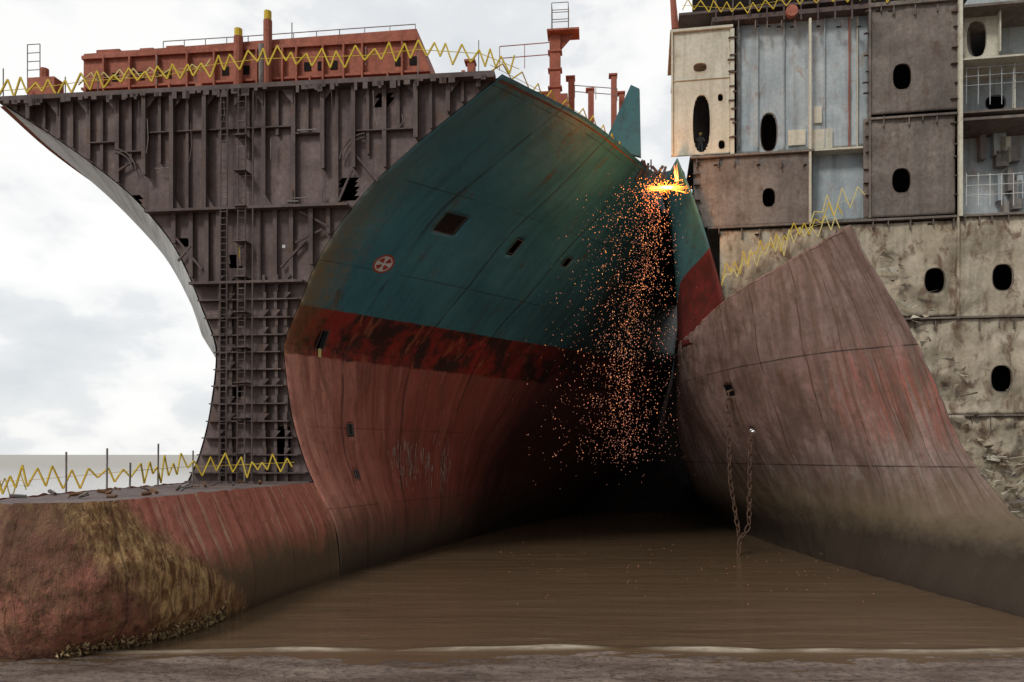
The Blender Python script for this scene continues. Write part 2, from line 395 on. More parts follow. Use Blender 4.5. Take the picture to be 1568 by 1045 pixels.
while u<16.3:
    j=random.uniform(-.15,.15)
    hgt=random.choice([24.1,24.1,24.1,26.5]) if abs(u)>3 else 24.1
    if abs(u+1)>1.2: span_v(u+j,hgt,31.9,d=random.choice([.3,.45,.6]))
    span_v(u+.9+j,random.choice([24.1,28.9,27.4]),31.9,d=.2,t=.05)
    if random.random()<.6 and zlow(u)<30.2: gus(u+j,31.8,.8*random.choice([-1,1]),1.0,-1)
    if random.random()<.6 and zlow(u)<24: gus(u+j,24.1,.7*random.choice([-1,1]),1.1,1)
    zc=random.choice([28.2,28.9,28.9,29.4]); 
    if zlow(u)<zc and zlow(u+2)<zc and random.random()<.8: hb(u+j,u+2.05,zc,.07,.35)
    u+=2.05
for u in [-5.2,-4,-2.9,-2.,.7,1.8,2.9,4.3,5.4]:
    span_v(u,19.3,24,d=random.choice([.25,.45]))
for (a,b,c,d) in [(-5.0,22.3,-3.2,20.2),(-4.9,20.8,-4,21.8),(3.2,21.8,5.0,22.6),(3.5,23.8,5.4,22.8),(-9.4,26.8,-8,27.6),(7.2,27.4,8.7,25.6),(6.1,24.4,7.0,26.4),(2.2,20.2,3.9,21.9)]:
    p=WA(-.25,a,b); q=WA(-.25,c,d); mb.tube(p,q,.09,'dark2',4)
z=18.1
while z>6.4:
    b=bA(0,z)-.08; hb(-b,b,z,.08,.45+.1*random.random())
    z-=1.13+random.uniform(-.06,.06)
for u in [-2.0,-1.2,1.1,1.9,2.6]: 
    for z0 in np.arange(6.2,19,1.13):
        if bA(0,z0)>abs(u)+.1: vb(u+random.uniform(-.05,.05),z0,z0+1.1,d=.3,t=.05)
        if random.random()<.5 and bA(0,z0)>abs(u)+.5: gus(u,z0+1.05,.35,.4,-1)
for c0,c1,sg in [((-9.4,27.1),1.6,1),((8.0,27.2),1.8,-1)]:
    for rr in (1,.86):
        pts=[WA(-.35,c0[0]+sg*c1*rr*math.cos(t),c0[1]+c1*rr*math.sin(t)-.3) for t in np.linspace(.1,1.5,9)]
        mb.path(pts,.06,'dark2',4)
for u in [-1.75,-1.3,-.55,-.05,.45]:
    mb.tube(WA(-.75,u,6.2),WA(-.75,u+.1,31.6),.05,'dark2',5)
for z in np.arange(6.6,31.4,.42):
    mb.tube(WA(-.75,-1.75,z),WA(-.75,-1.3,z),.03,'dark2',4)
    mb.tube(WA(-.75,-.55,z),WA(-.75,-.05,z),.03,'rail' if random.random()<.15 else 'dark2',4)
for z in np.arange(8,31,2.3): mb.box(WA,-1.0,0,-.7,.1,z,z+.06,'dark2')
for (u,z,w,h,mt) in [(2.7,24.4,.8,.06,'rail'),(3.4,29.0,1.3,.07,'rail'),(-.7,20.3,.5,1.2,'dark'),(2.4,21.4,.2,.2,'white'),(-.6,20.8,.1,.7,'yellow'),(-6.4,26.9,1.1,.05,'rail'),(1.6,27.2,.05,1.4,'rail'),(3.1,24.6,1.0,.05,'rail')]:
    mb.box(WA,-.5,-.42,u,u+w,z,z+h,mt)
for k in range(12):
    u=random.uniform(-12,13); z1=random.uniform(29,31.7); L=random.uniform(.8,3)
    if zlow(u)<z1-L: mb.path([WA(-.6,u,z1),WA(-.65,u+.1,z1-L*.6),WA(-.6,u+random.uniform(-.2,.3),z1-L)],.025,'rail' if k%3==0 else 'dark2',4)
for k in range(70):
    u=random.uniform(-17.4,16.5); mb.box(WA,-.8,-.74,u,u+random.uniform(.15,.5),31.8-random.uniform(.1,.5),31.82,'dark2')
mb.obj('bulkhead_frames',shipA)
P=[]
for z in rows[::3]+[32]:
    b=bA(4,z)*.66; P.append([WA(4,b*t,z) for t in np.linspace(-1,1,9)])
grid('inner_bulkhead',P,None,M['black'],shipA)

# bulb
BS=[0,-5,-10,-16,-19,-21,-22,-22.6][::-1]
BZ=[-1,0,1.5,3,4.5,6.1]
BT=[[5.6,4.9,4.4,3.4,2.1,1.1,.5,0],[6.1,5.4,5.0,4.4,3.3,2.1,1.2,0],[6.0,5.5,5.2,4.9,4.2,3.2,2.1,0],[5.8,5.3,4.9,4.7,4.2,3.4,2.4,0],[5.2,4.7,4.3,4.0,3.6,3.0,2.2,0],[4.35,3.9,3.6,3.2,2.9,2.5,1.9,0]]
BT=[r[::-1] for r in BT]
def bulbP(s,z,side):
    b=pchip(BZ,[pchip(BS,r,s) for r in BT],z)
    t=min(1,max(0,(-s-8)/14)); cu=.55*t*t*(3-2*t)
    sp=s+.09*(z-3.2)**2*(abs(s)/22.6)**4
    r=min(1,max(0,(-s-13)/5)); 
    q=WA(s,side*b,z)
    dn=mnoise.fractal(Vector(q)*.9,1,2,6)*.10*r+.04*mnoise.noise(Vector(q)*.35)
    return WA(sp-dn*r*.6,cu+side*(b+dn*(1 if b>.3 else 0)),z)
bs=list(-22.6+ (np.linspace(0,1,60)**2)*2.6)+list(np.arange(-19.9,-12,.12))+list(np.arange(-12,.01,.25))+[0]; bz=list(np.arange(-1,6.1,.1))+[6.1]
def ragtop(s,z,side):
    if z>5.9: return z+.10*mnoise.noise(Vector((s*1.3,side*4.,0)))
    return z
for side,nm in ((1,'bulb_starboard'),(-1,'bulb_port')):
    P=[];U=[]
    for s in bs:
        P.append([bulbP(s,ragtop(s,z,side),side) for z in bz]); U.append([(s,z) for z in bz])
    grid(nm,P,U,M['bulb'],shipA)
P=[]
for s in bs[::3]+[0]:
    a=Vector(bulbP(s,6.1,-1)); b=Vector(bulbP(s,6.1,1)); P.append([tuple(a.lerp(b,t)+Vector((0,0,-.06+.05*mnoise.noise(Vector((s,t*3,0)))))) for t in np.linspace(0,1,9)])
grid('bulb_top_plate',P,None,M['dark'],shipA)
mb=MB(); M['scale']=steel('rust_scale',(.40,.24,.10),(.58,.37,.17),ramt=.6,rust=(.12,.055,.03),streak=.2,dirt=.3)
M['scale2']=steel('dark_rust_scale',(.12,.055,.028),(.22,.11,.05),ramt=.5,streak=.2)
M['crust']=steel('pale_crust',(.42,.31,.16),(.58,.45,.25),ramt=.3,rust=(.2,.1,.05),streak=.1,dirt=.3)
for k in range(1500):
    s=-22+8.2*random.random(); z=max(-.1,random.gauss(.12+(s+22)*.025,.2)); p=Vector(bulbP(s,max(z,0),1))+Vector((.03,-.03,0))
    r=abs(random.gauss(0,.06))+.025
    pts=[p+Vector((random.uniform(-r,r),random.uniform(-r,r),random.uniform(-r,r)))*1.1 for _ in range(4)]
    for q in ((0,1,2),(0,2,3),(0,3,1),(1,3,2)): mb.poly([pts[i] for i in q],random.choice(['crust','crust','scale','scale2']))
mb.obj('bulb_foot_crust',shipA)
mb=MB()
def onA(s,z,o=.12): 
    return SA(s,z,dentA(s,z)+o)
s0,z0=findA(587,405); R=.62
def disc(r0,r1,mat,o,a0=0,a1=2*math.pi,n=24):
    for k in range(n):
        t0=a0+(a1-a0)*k/n; t1=a0+(a1-a0)*(k+1)/n
        q=[(r0,t0),(r1,t0),(r1,t1),(r0,t1)]
        mb.poly([onA(s0+r*math.cos(t),z0+r*math.sin(t),o) for r,t in q],mat)
disc(.0001,R,'white',.07); disc(R*.82,R,'markred',.085)
for k in range(4):
    t=math.pi/4+k*math.pi/2; disc(.12,R*.7,'markred',.085,t-.42,t+.42,6)
for k in range(150):
    px=random.choice([612,640,640,665,690,720,724])+random.gauss(0,8); py=random.gauss(716,17)
    s1=pchip([600,740],[8.2,16.2],px); z1=8-(py-695)/FPX*63
    h=random.uniform(.15,.9); w=random.uniform(.02,.06)
    mb.poly([onA(s1,z1,.07),onA(s1+w,z1,.07),onA(s1+w,z1+h,.07),onA(s1,z1+h,.07)],'markwhite')
for a,b,c,d in holesA:
    for (x0,y0,x1,y1) in ((a,c,b,c),(b,c,b,d),(b,d,a,d),(a,d,a,c)):
        mb.tube(onA(x0,y0,.05),onA(x1,y1,.05),.035,'dark2',4)
s1,z1=findA(492,532); q=onA(s1,z1,.1); mb.tube(q,(q[0],q[1],q[2]-.6),.12,'paleyellow',6)
mb.obj('hull_marks',shipA)

def pA(px,py,s):
    k=(px-CX)/FPX; ox=-17.3+.107*s; oy=51.8+.994*s
    u=(k*oy-ox)/(.994+.107*k); y=oy-.107*u
    return u, CZ+(HY-py)/FPX*y
def wA(px,py,s):
    u,z=pA(px,py,s); return WA(s,u,z)
mb=MB()
u0,_=pA(128,90,3); u1,_=pA(638,60,3); u2,_=pA(676,110,3)
A=[WA(3,u0,31.6),WA(3,u2,31.6),WA(3,u1,37.1),WA(3,u0,36.7)]; B=[WA(9,u0,31.6),WA(9,u2,31.6),WA(9,u1,37.1),WA(9,u0,36.7)]
mb.prism(A,B,'deckred')
mb.box(WA,2.75,3.0,u0,u1,36.2,36.45,'deckred'); mb.box(WA,2.7,3.0,u0,u2-.8,34.0,34.15,'deckred')
u=u0+.3
while u<u1-.4:
    mb.box(WA,2.6,3,u,u+.12,31.8,random.choice([36.2,36.2,34.1]),'deckred')
    if random.random()<.4: mb.box(WA,2.95,2.98,u+.5,u+1.0,34.6,35.2,'black')
    if random.random()<.6: mb.box(WA,4,5,u,u+random.uniform(.6,2),36.7,37.1+random.uniform(.05,.45),'deckred')
    u+=random.uniform(.9,2.1)
for px,py,w,yl in [(365,45,.32,57),(410,18,.30,32)]:
    uu,zt=pA(px,py,2.5); _,zy=pA(px,yl,2.5); 
    mb.tube(WA(2.5,uu,32),WA(2.5,uu,zy),w,'deckred',10); mb.tube(WA(2.5,uu,zy),WA(2.5,uu,zt),w*.85,'yellow',10)
uu,zt=pA(400,68,1.5); mb.tube(WA(1.5,uu,32),WA(1.5,uu,zt),.18,'rail',8)
def rail(pts,s,h,r=.035,post=1.6,mat='rail',n=2):
    W=[Vector(wA(px,py,s)) for px,py in pts]
    for a,b in zip(W[:-1],W[1:]):
        for k in range(n): mb.tube(a+Vector((0,0,h*(k+1)/n)),b+Vector((0,0,h*(k+1)/n)),r,mat,4)
        L=(b-a).length; m=max(1,int(L/post))
        for k in range(m+1): q=a.lerp(b,k/m); mb.tube(q,q+Vector((0,0,h)),r,mat,4)
rail([(250,74),(380,66),(520,56),(636,48)],6,.5,n=1)
rail([(765,108),(842,102)],6,1.7,mat='deckred'); rail([(880,150),(945,155)],14,1.0,mat='rail')
def mast(px,ytop,ybase,s,w):
    uu,zt=pA(px,ytop,s); _,zb=pA(px,ybase,s)
    mb.box(WA,s-.3,s+.3,uu-w/2,uu+w/2,zb-1.5,zt,'deckred'); return uu,zt,zb
uu,zt,zb=mast(850,55,165,12,.85)
mb.box(WA,11.2,12.8,uu-.6,uu+1.9,zt,zt+.15,'deckred'); mb.prism([WA(11.9,uu+.3,zt-1.3),WA(11.9,uu+1.5,zt),WA(11.9,uu+.3,zt)],[WA(12.1,uu+.3,zt-1.3),WA(12.1,uu+1.5,zt),WA(12.1,uu+.3,zt)],'deckred')
for (du) in (-.25,1.05):
    for ds in (11.5,12.5): mb.tube(WA(ds,uu+du,zt),WA(ds,uu+du,zt+2.3),.035,'rail',4)
for hz in (.8,1.55,2.3):
    mb.path([WA(11.5,uu-.25,zt+hz),WA(11.5,uu+1.05,zt+hz),WA(12.5,uu+1.05,zt+hz),WA(12.5,uu-.25,zt+hz),WA(11.5,uu-.25,zt+hz)],.03,'rail',4)
mb.tube(WA(12,uu-2.5,zb+1.2),WA(12,uu,zb+1.2),.12,'deckred')
mb.box(WA,11.6,12.4,uu-.9,uu+1.0,zb-.2,zb+.9,'deckred')
for zc in (.25,.5,.75): mb.box(WA,11.6,12.4,uu-.55,uu+.55,zb+(zt-zb)*zc,zb+(zt-zb)*zc+.12,'deckred')
for px,yt,yb,s in [(875,122,165,14),(940,118,175,20),(722,98,118,4),(905,140,165,18),(952,145,180,22)]:
    uu,zt,zb=mast(px,yt,yb,s,.5); mb.box(WA,s-.4,s+.4,uu-.45,uu+.3,zt,zt+.15,'deckred')
uu,zb=pA(62,150,1.5); mb.box(WA,1,2,uu-.6,uu+1.4,zb-.5,zb+1.2,'deckred'); mb.tube(WA(1.5,uu+.3,zb+1.2),WA(1.5,uu+.3,zb+2),.3,'deckred',8)
uu,zb=pA(42,108,1.5)
for du in (0,.95): mb.tube(WA(1.5,uu+du,zb-2),WA(1.5,uu+du,zb+1.8),.035,'rail',4)
for hz in (0,.6,1.2,1.8): mb.tube(WA(1.5,uu,zb+hz),WA(1.5,uu+.95,zb+hz),.03,'rail',4)
for px,yt,yb in [(5,105,155),(100,118,150),(150,115,150),(240,85,130),(300,108,135),(447,35,60),(733,62,115),(640,70,118),(560,72,100)]:
    mb.tube(wA(px,yb,.4),wA(px,yt,.4),.04,'rail',4)
A=[wA(932,205,15),wA(966,130,15),wA(979,136,15),wA(981,240,15),wA(950,232,15)]; B=[(p[0]+.1,p[1]+.4,p[2]) for p in A]
mb.prism(A,B,'C')
for k in range(22):
    px=random.uniform(982,1020); py=random.uniform(244,272); p=wA(px,py,17); r=random.uniform(.1,.3)
    mb.tube(p,(p[0]+random.uniform(-.7,.7),p[1],p[2]-random.uniform(.3,1.2)),r*.5,'dark2',5)
for k in range(60):
    px=random.uniform(90,770); s=random.uniform(.5,2); u,_=pA(px,120,s); h=random.uniform(.2,.9); w=random.uniform(.15,.6)
    mb.box(WA,s-.2,s+.2,u-w/2,u+w/2,31.9,32+h,random.choice(['deckred','deckred','dark2','rail']))
mb.obj('deck_structures',shipA)

def zig(mb,lo,step,h,mat,r=.045,jit=.15,top=False):
    lo=[Vector(p) for p in lo]; cum=[0]
    for a,b in zip(lo[:-1],lo[1:]): cum.append(cum[-1]+(b-a).length)
    def at(d):
        for i in range(len(cum)-1):
            if d<=cum[i+1] or i==len(cum)-2:
                return lo[i].lerp(lo[i+1],min(1,(d-cum[i])/max(1e-6,cum[i+1]-cum[i])))
    d=0;k=0;pts=[]
    while d<cum[-1]:
        q=at(d)+Vector((0,0,(h if k%2 else 0)+random.uniform(-jit,jit)*h+.12*h*math.sin(d*.7))); pts.append(q); d+=step*random.uniform(.6,1.35); k+=1
    mb.path(pts,r,mat,4)
    mb.path([p+Vector((0,0,h*.5)) for p in lo],r*.35,mat,4)
mb=MB()
lo=[wA(px,py,.3) for px,py in [(-20,152),(60,146),(130,136),(250,128),(330,110),(400,102),(560,97),(640,88),(735,94),(795,118)]]
zig(mb,lo,.55,1.0,'yellow',.07,jit=.25)
lo=[wA(px,py,.5) for px,py in [(120,130),(250,116),(330,106)]]
zig(mb,lo,.7,.6,'paleyellow',.045)
lo=[Vector(SA(s,32.2,-.8))+Vector((0,0,.2)) for s in (0,4,8,12,17)]
zig(mb,lo,.9,.9,'yellow',.05)
mb.obj('yellow_safety_netting')
mb=MB()
base=[Vector((-36,44,5.5)),Vector((-31,43.4,5.55)),Vector((-26.5,43,5.7))]+[Vector(WA(-7,-3.4,6.2)),Vector(WA(-3,-3.3,6.3)),Vector(WA(-1.4,-1,6.4)),Vector(WA(-1.2,3.5,6.6))]
zig(mb,[p+Vector((0,0,.35)) for p in base],.42,1.0,'yellow',.055,jit=.35)
zig(mb,[p+Vector((0,.3,.05)) for p in base[:3]],.6,1.0,'paleyellow',.035,jit=.3)
for p,h in [(Vector((-33.,43.7,-.5)),9.2),(Vector((-28.5,43.2,-.5)),9.0),(Vector((-24.6,43.2,-.5)),8.6),(Vector(WA(-8.2,-3.3,6)),1.5),(Vector(WA(-5.2,-3.4,6)),2.6),(Vector(WA(-1.5,-3.2,6)),2.2),(Vector(WA(-1.3,.2,6)),2.0),(Vector((-22.5,43.5,5)),3.3),(Vector((-31,43.2,5)),3.2)]:
    mb.tube(p,p+Vector((.03,0,h)),.055,'rail',6)
for k in range(26):
    p=Vector(WA(random.uniform(-18,-1),random.uniform(-2.5,2.2),6.1)); mb.tube(p,p+Vector((random.uniform(-.6,.6),random.uniform(-.5,.5),random.uniform(.02,.22))),random.uniform(.03,.1),random.choice(['dark2','rail','scale2']),5)
mb.obj('yellow_barrier_fence')

# ------------------------------------------------------------------ SHIP B
shipB=empty('beached_ship_bow.001')
def WB(w,d,z): return (14.3+.986*w-.167*d, 62-.167*w-.986*d, z)
def pB(px,py,d=0):
    k=(px-CX)/FPX; ox=14.3-.167*d; oy=62-.986*d
    w=(oy*k-ox)/(.986+.167*k); return w, CZ+(HY-py)/FPX*(oy-.167*w)
rings=MB()
def panel(name,px0,py0,px1,py1,d,mat,holes=(),res=.2,disp=.05,thick=.06,fs=.6):
    w0,zt=pB(px0,py0,d); w1,_=pB(px1,py0,d); xm=(px0+px1)/2; zt=pB(xm,py0,d)[1]; zb=pB(xm,py1,d)[1]
    nw=max(2,int((w1-w0)/res)); nz=max(2,int((zt-zb)/res))
    hs=[]
    for (hx,hy,hw,hh) in holes:
        a,b=pB(hx,hy,d); sc=(62-.167*a-d)/FPX; hs.append((a,b,hw*sc/2,hh*sc/2))
    P=[];Q=[]
    for i in range(nw+1):
        row=[];qr=[]
        for j in range(nz+1):
            w=w0+(w1-w0)*i/nw; z=zb+(zt-zb)*j/nz; f=1
            for a,b,rx,rz in hs:
                e=math.hypot((w-a)/rx,(z-b)/rz); f=min(f,max(0,(e-1.3)/1.2))
            if disp>0:
                v=Vector((w*fs,z*fs,px0*.01)); dd=d+disp*f*(mnoise.fractal(v,1.2,2,3)+.5*abs(mnoise.noise(v*1.7)))
            else: dd=d
            row.append(WB(w,dd,z)); qr.append((w,z))
        P.append(row);Q.append(qr)
    def keep(i,j):
        cw=(Q[i][j][0]+Q[i+1][j+1][0])/2; cz=(Q[i][j][1]+Q[i+1][j+1][1])/2
        for a,b,rx,rz in hs:
            if math.hypot((cw-a)/(rx+res*.6),(cz-b)/(rz+res*.6))<1: return False
        return True
    grid(name,P,Q,M[mat],shipB,keep,smooth=True,thick=thick)
    for a,b,rx,rz in hs:
        n=28; wd=res*1.5+.03
        def el(t,r):
            c,s_=math.cos(t),math.sin(t); m=(abs(c)**2.6+abs(s_)**2.6)**(-1/2.6); return a+(rx+r)*c*m, b+(rz+r)*s_*m
        for k in range(n):
            t0=2*math.pi*k/n; t1=2*math.pi*(k+1)/n
            q=[el(t0,0),el(t1,0),el(t1,wd),el(t0,wd)]
            rings.hexa([WB(x,d-.12,z) for x,z in q]+[WB(x,d+.055+(.0 if i<2 else -.012),z) for i,(x,z) in enumerate(q)],mat)
        for k in range(n):
            t0=2*math.pi*k/n; t1=2*math.pi*(k+1)/n
            p,q_=el(t0,.02),el(t1,.02); rings.tube(WB(p[0],d+.05,p[1]),WB(q_[0],d+.05,q_[1]),.035,'brown' if mat!='cream' else 'cream',4)
panel('cream_panel',1028,48,1118,238,0,'cream',[(1072,104,20,14),(1074,190,26,88),(1105,222,10,14),(1103,150,8,12)],disp=.03,res=.12)
panel('blue_panel',1128,26,1330,229,-.8,'bluegrey',[(1177,203,24,58)],disp=.08)
panel('upper_brown_panel',1330,2,1470,172,.1,'brown',[(1381,118,27,40)],disp=.08)
panel('mid_brown_panel',1322,178,1462,331,.1,'brown',[(1380,277,27,38)],disp=.08)
panel('low_brown_panel',1062,240,1242,346,.05,'brown',[(1177,303,19,29)],disp=.08)
panel('recess_panel',1242,228,1330,338,-1.5,'bluegrey')
panel('beige_panel',1102,346,1466,488,0,'beige',[(1431,430,29,38)],disp=.2,res=.2,fs=.35)
panel('beige_panel_r',1466,328,1760,484,.05,'beige',[(1535,425,29,40),(1640,425,31,42)],disp=.2,res=.2,fs=.35)
panel('crumpled_panel',1300,488,1760,634,.05,'beige',[(1533,580,29,40),(1640,580,31,42)],disp=.32,res=.2,fs=.42)
panel('torn_panel',1380,636,1760,860,.1,'beige',[],disp=.55,res=.2,fs=.5)
panel('room_back',1470,-60,1760,326,-3.2,'bluegrey',[(1524,158,28,22),(1500,60,26,60)],disp=.06)
panel('room_side_upper',1475,10,1530,90,-1.2,'cream',[(1495,60,28,56)],disp=.03)
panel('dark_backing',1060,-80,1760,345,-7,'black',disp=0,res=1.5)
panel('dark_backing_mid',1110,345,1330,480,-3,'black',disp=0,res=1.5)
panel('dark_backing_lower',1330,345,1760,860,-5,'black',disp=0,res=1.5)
rings.obj('manhole_rims',shipB)
mb=MB()
def slab(px0,px1,py,d0,d1,t,mat='brown'):
    w0,_=pB(px0,py); w1,_=pB(px1,py); z=pB((px0+px1)/2,py)[1]; mb.box(WB,w0,w1,d0,d1,z-t/2,z+t/2,mat)
for a in [(1056,1246,238,-7,.35,.16,'brown'),(1122,1330,229,-7,-.3,.16,'cream'),(1328,1700,173,-7,.4,.16,'brown'),(1240,1700,333,-7,.42,.16,'brown'),(1084,1300,346,-7,.35,.16,'brown'),
          (1300,1760,486,-5,.5,.14,'brown'),(1380,1760,636,-5,.5,.14,'brown'),(1026,1122,46,-7,.25,.2,'cream'),(1090,1335,22,-7,.25,.35,'dark2'),(1328,1480,6,-7,.4,.3,'brown'),(1468,1760,82,-4,.2,.14,'cream'),(1468,1760,178,-4,.5,.2,'brown'),(1468,1760,2,-4,.4,.2,'brown'),
          (1028,1118,122,-2,.12,.06,'cream')]:
    slab(*a)
def col(px,py0,py1,d,w,mat):
    a,zt=pB(px,py0,d); zb=pB(px,py1,d)[1]; mb.box(WB,a-w/2,a+w/2,d-.12,d+.22,zb,zt,mat)
for c in [(1029,48,240,.05,.12,'cream'),(1121,46,240,.0,.3,'cream'),(1131,30,228,-.6,.1,'rail'),(1240,30,342,.1,.16,'cream'),(1331,0,335,.15,.14,'brown'),(1470,-40,332,.35,.25,'cream'),(1466,332,490,.2,.14,'beige'),(1530,10,80,-.6,.1,'cream'),(1552,90,170,-1,.1,'cream'),(1300,28,228,-.7,.05,'deckred'),(1312,28,228,-.7,.05,'cream'),(1160,30,228,-.72,.05,'bluegrey'),(1200,30,228,-.72,.05,'bluegrey'),(1262,30,228,-.72,.05,'bluegrey')]:
    col(*c)
for px0,px1,py in [(1066,1240,248),(1330,1465,12),(1330,1465,182),(1335,1465,338),(1475,1568,332),(1100,1300,354),(1400,1568,494),(1450,1568,643),(1130,1325,36)]:
    px=px0
    while px<px1:
        w,z=pB(px,py,.1); sg=random.choice([-1,1])
        mb.box(WB,w,w+.05,.05,.4,z-random.uniform(.25,.7),z+.1,'brown')
        if random.random()<.5: mb.box(WB,w,w+.3*sg,.05,.12,z-.3,z-.2,'black')
        px+=random.uniform(16,40)
for px,y0,y1 in [(1122,60,230),(1327,20,170),(1327,190,320),(1462,20,165),(1462,190,320),(1066,250,340),(1118,60,230)]:
    y=y0
    while y<y1:
        w,z=pB(px,y,.1); mb.box(WB,w-.35*random.random(),w+.3,.12,.35,z,z+.06,'dark2'); y+=random.uniform(16,34)
for y in (270,285,300): 
    w,z=pB(1480,y,.2); mb.tube(WB(w,.2,z),WB(w+6,.2,z),.03,'white',5)
for k in range(7): w,z=pB(1480+k*18,315,.2); mb.tube(WB(w,.2,z),WB(w,.2,z+2.4),.03,'white',5)
for y in (105,118,132): 
    w,z=pB(1476,y,-.5); mb.tube(WB(w,-.5,z),WB(w+5,-.5,z),.03,'bluegrey',5)
for k in range(6): w,z=pB(1480+k*18,160,-.5); mb.tube(WB(w,-.5,z),WB(w,-.5,z+2.8),.03,'bluegrey',5)
for k in range(9):
    px=1480+random.uniform(0,90); w,z=pB(px,random.uniform(190,310),-2.5); mb.box(WB,w,w+random.uniform(.3,1),-3,-2.4,z-1,z+random.uniform(0,1.2),random.choice(['cream','rail','bluegrey','rail']))
for px,py,w_,h_ in [(1220,211,1.3,1.2),(1258,213,1.6,1.5),(1252,176,.6,1.3)]:
    w,z=pB(px,py,-.6); mb.box(WB,w-w_/2,w+w_/2,-.62,-.55,z-h_/2,z+h_/2,'cream')
def shard(px,py,d,L,mat):
    w,z=pB(px,py,d); p=Vector(WB(w,d,z)); pts=[p+Vector((random.uniform(-L,L),random.uniform(-.5,.5)*L,random.uniform(-L,L)*.45)) for _ in range(4)]
    pts=[pts[0],pts[1],pts[2]]; mb.prism(pts,[q+Vector((0,.04,.02)) for q in pts],mat)
for k in range(70):
    t=random.random(); px=1330+t*215+random.uniform(0,45); py=380+t*400+random.uniform(-15,15); shard(px,py,.6,random.uniform(.25,.9),random.choice(['beige','beige','brown','cream']))
for k in range(50): shard(random.uniform(1480,1580),random.uniform(640,780),.7,random.uniform(.3,1.0),random.choice(['beige','cream','brown']))
slab(1040,1320,4,-5,-.5,.2,'dark2')
for px in range(1095,1330,26): w,z=pB(px,20,.1); mb.box(WB,w,w+.1,.1,.3,z-.6,z+1.3,'dark2')
w,z=pB(1212,18,.4); mb.tube(WB(w,.2,z),WB(w,.6,z),.45,'deckred',14)
w,z=pB(1034,45,-1); mb.tube(WB(w,-1,z),WB(w-.3,-1,z+4),.3,'deckred',8,.2)
mb.obj('deck_edges_and_framing',shipB)
C=[[(25,36,-1),(25.2,36,0),(28,37,2.5),(28.7,45,4.6),(27.5,48,8.6),(26.6,49,12),(25.7,50,15.3),(24.1,51,19.2),(22.4,52,23.2)],
   [(23.8,50,-1),(23.9,50,0),(24.8,50,2.5),(25,51,4.6),(24.1,52,8.6),(23.1,53,12),(22.1,53.5,15.3),(21.2,54,18.7),(20.2,55,22)],
   [(23.3,60,-1),(23.3,60,0),(23.2,60,2.5),(22.6,60,4.6),(20.7,60,8.6),(19,60,12),(17.8,60,15),(17,60,17.5),(16.3,60,19.75)],
   [(23.2,70,-1),(23.2,70,0),(22.3,69,2.5),(21,69,4.6),(18.3,68,8.6),(16.3,68,12),(15.1,67,14.5),(14.7,66.5,16.2),(14.4,66,17.6)],
   [(24,85,-1),(24,85,0),(22,84,2.5),(20.2,82,4.6),(18,80,8.6),(17,79,12),(16.6,78,14.5),(16.4,77,16.2),(16,75,17.8)],
   [(27,110,-1),(27,110,0),(25,108,2.5),(24,106,4.6),(22.8,104,8.6),(22,102,12),(21,100,14.5),(20.5,98,16.2),(20,95,20)]]
ci=[0,16,27,38,55,80]; ri=[-1,0,2.5,5,9,12.5,15.5,19,23]
def SB(a,b):
    out=[]
    for c in range(3):
        out.append(pchip(ci,[pchip(ri,[C[k][j][c] for j in range(9)],b) for k in range(6)],a))
    d=.18*mnoise.noise(Vector((a*.22,b*.22,5)))+.09*mnoise.noise(Vector((a*.8,b*.5,2)))
    out[0]+=d
    return tuple(out)
aa=list(np.arange(0,40,.4))+list(np.arange(40,80.1,2)); bb=list(np.arange(-1,23,.3))+[23]
P=[];U=[]
for a in aa:
    P.append([SB(a,b) for b in bb]); U.append([(a+.22*b,b) for b in bb])
def findB(px,py):
    best=None
    for i,a in enumerate(aa):
        for j,b in enumerate(bb):
            q=proj(P[i][j]); d=(q[0]-px)**2+(q[1]-py)**2
            if best is None or d<best[0]: best=(d,a,b)
    return best[1],best[2]
hB=[]
for px,py,w,h in [(1121,598,.9,.7),(1154,662,.8,.6)]:
    a,b=findB(px,py); hB.append((a,b,w,h))
for j in range(len(bb)):
    r=.18*mnoise.noise(Vector((j*.35,1,0))); P[0][j]=(P[0][j][0]+r,P[0][j][1],P[0][j][2])
for i in range(len(aa)):
    r=.14*mnoise.noise(Vector((i*.5,7,0))); P[i][-1]=(P[i][-1][0],P[i][-1][1],P[i][-1][2]+r)
def keepB(i,j):
    a=aa[i]; b=bb[j]
    return not any(abs(a-x)<w/2 and abs(b-y)<h/2 for x,y,w,h in hB)
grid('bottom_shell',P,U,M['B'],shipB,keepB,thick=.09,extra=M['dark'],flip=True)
rowsC=[(17,(17.1,14.4,16)),(19.75,(16.4,14.3,16)),(23.8,(15.3,14.1,15.8)),(27.5,(14.1,13.7,15.6)),(30.8,(12.75,12.8,15))]
P=[];U=[]
for z in np.arange(17,30.81,.3):
    row=[];
    for y in list(np.arange(60.5,66.1,.5))+[70,75,85]:
        xs=[pchip([r[0] for r in rowsC],[r[1][k] for r in rowsC],z) for k in range(3)]
        x=pchip([60.5,66,75,85],[xs[0],xs[1],xs[2],xs[2]+2.3],y); row.append((x,y,z))
    P.append(row); U.append([(p[1],p[2]) for p in row])
grid('side_shell',P,U,M['C'],shipB,thick=.08,extra=M['C'])

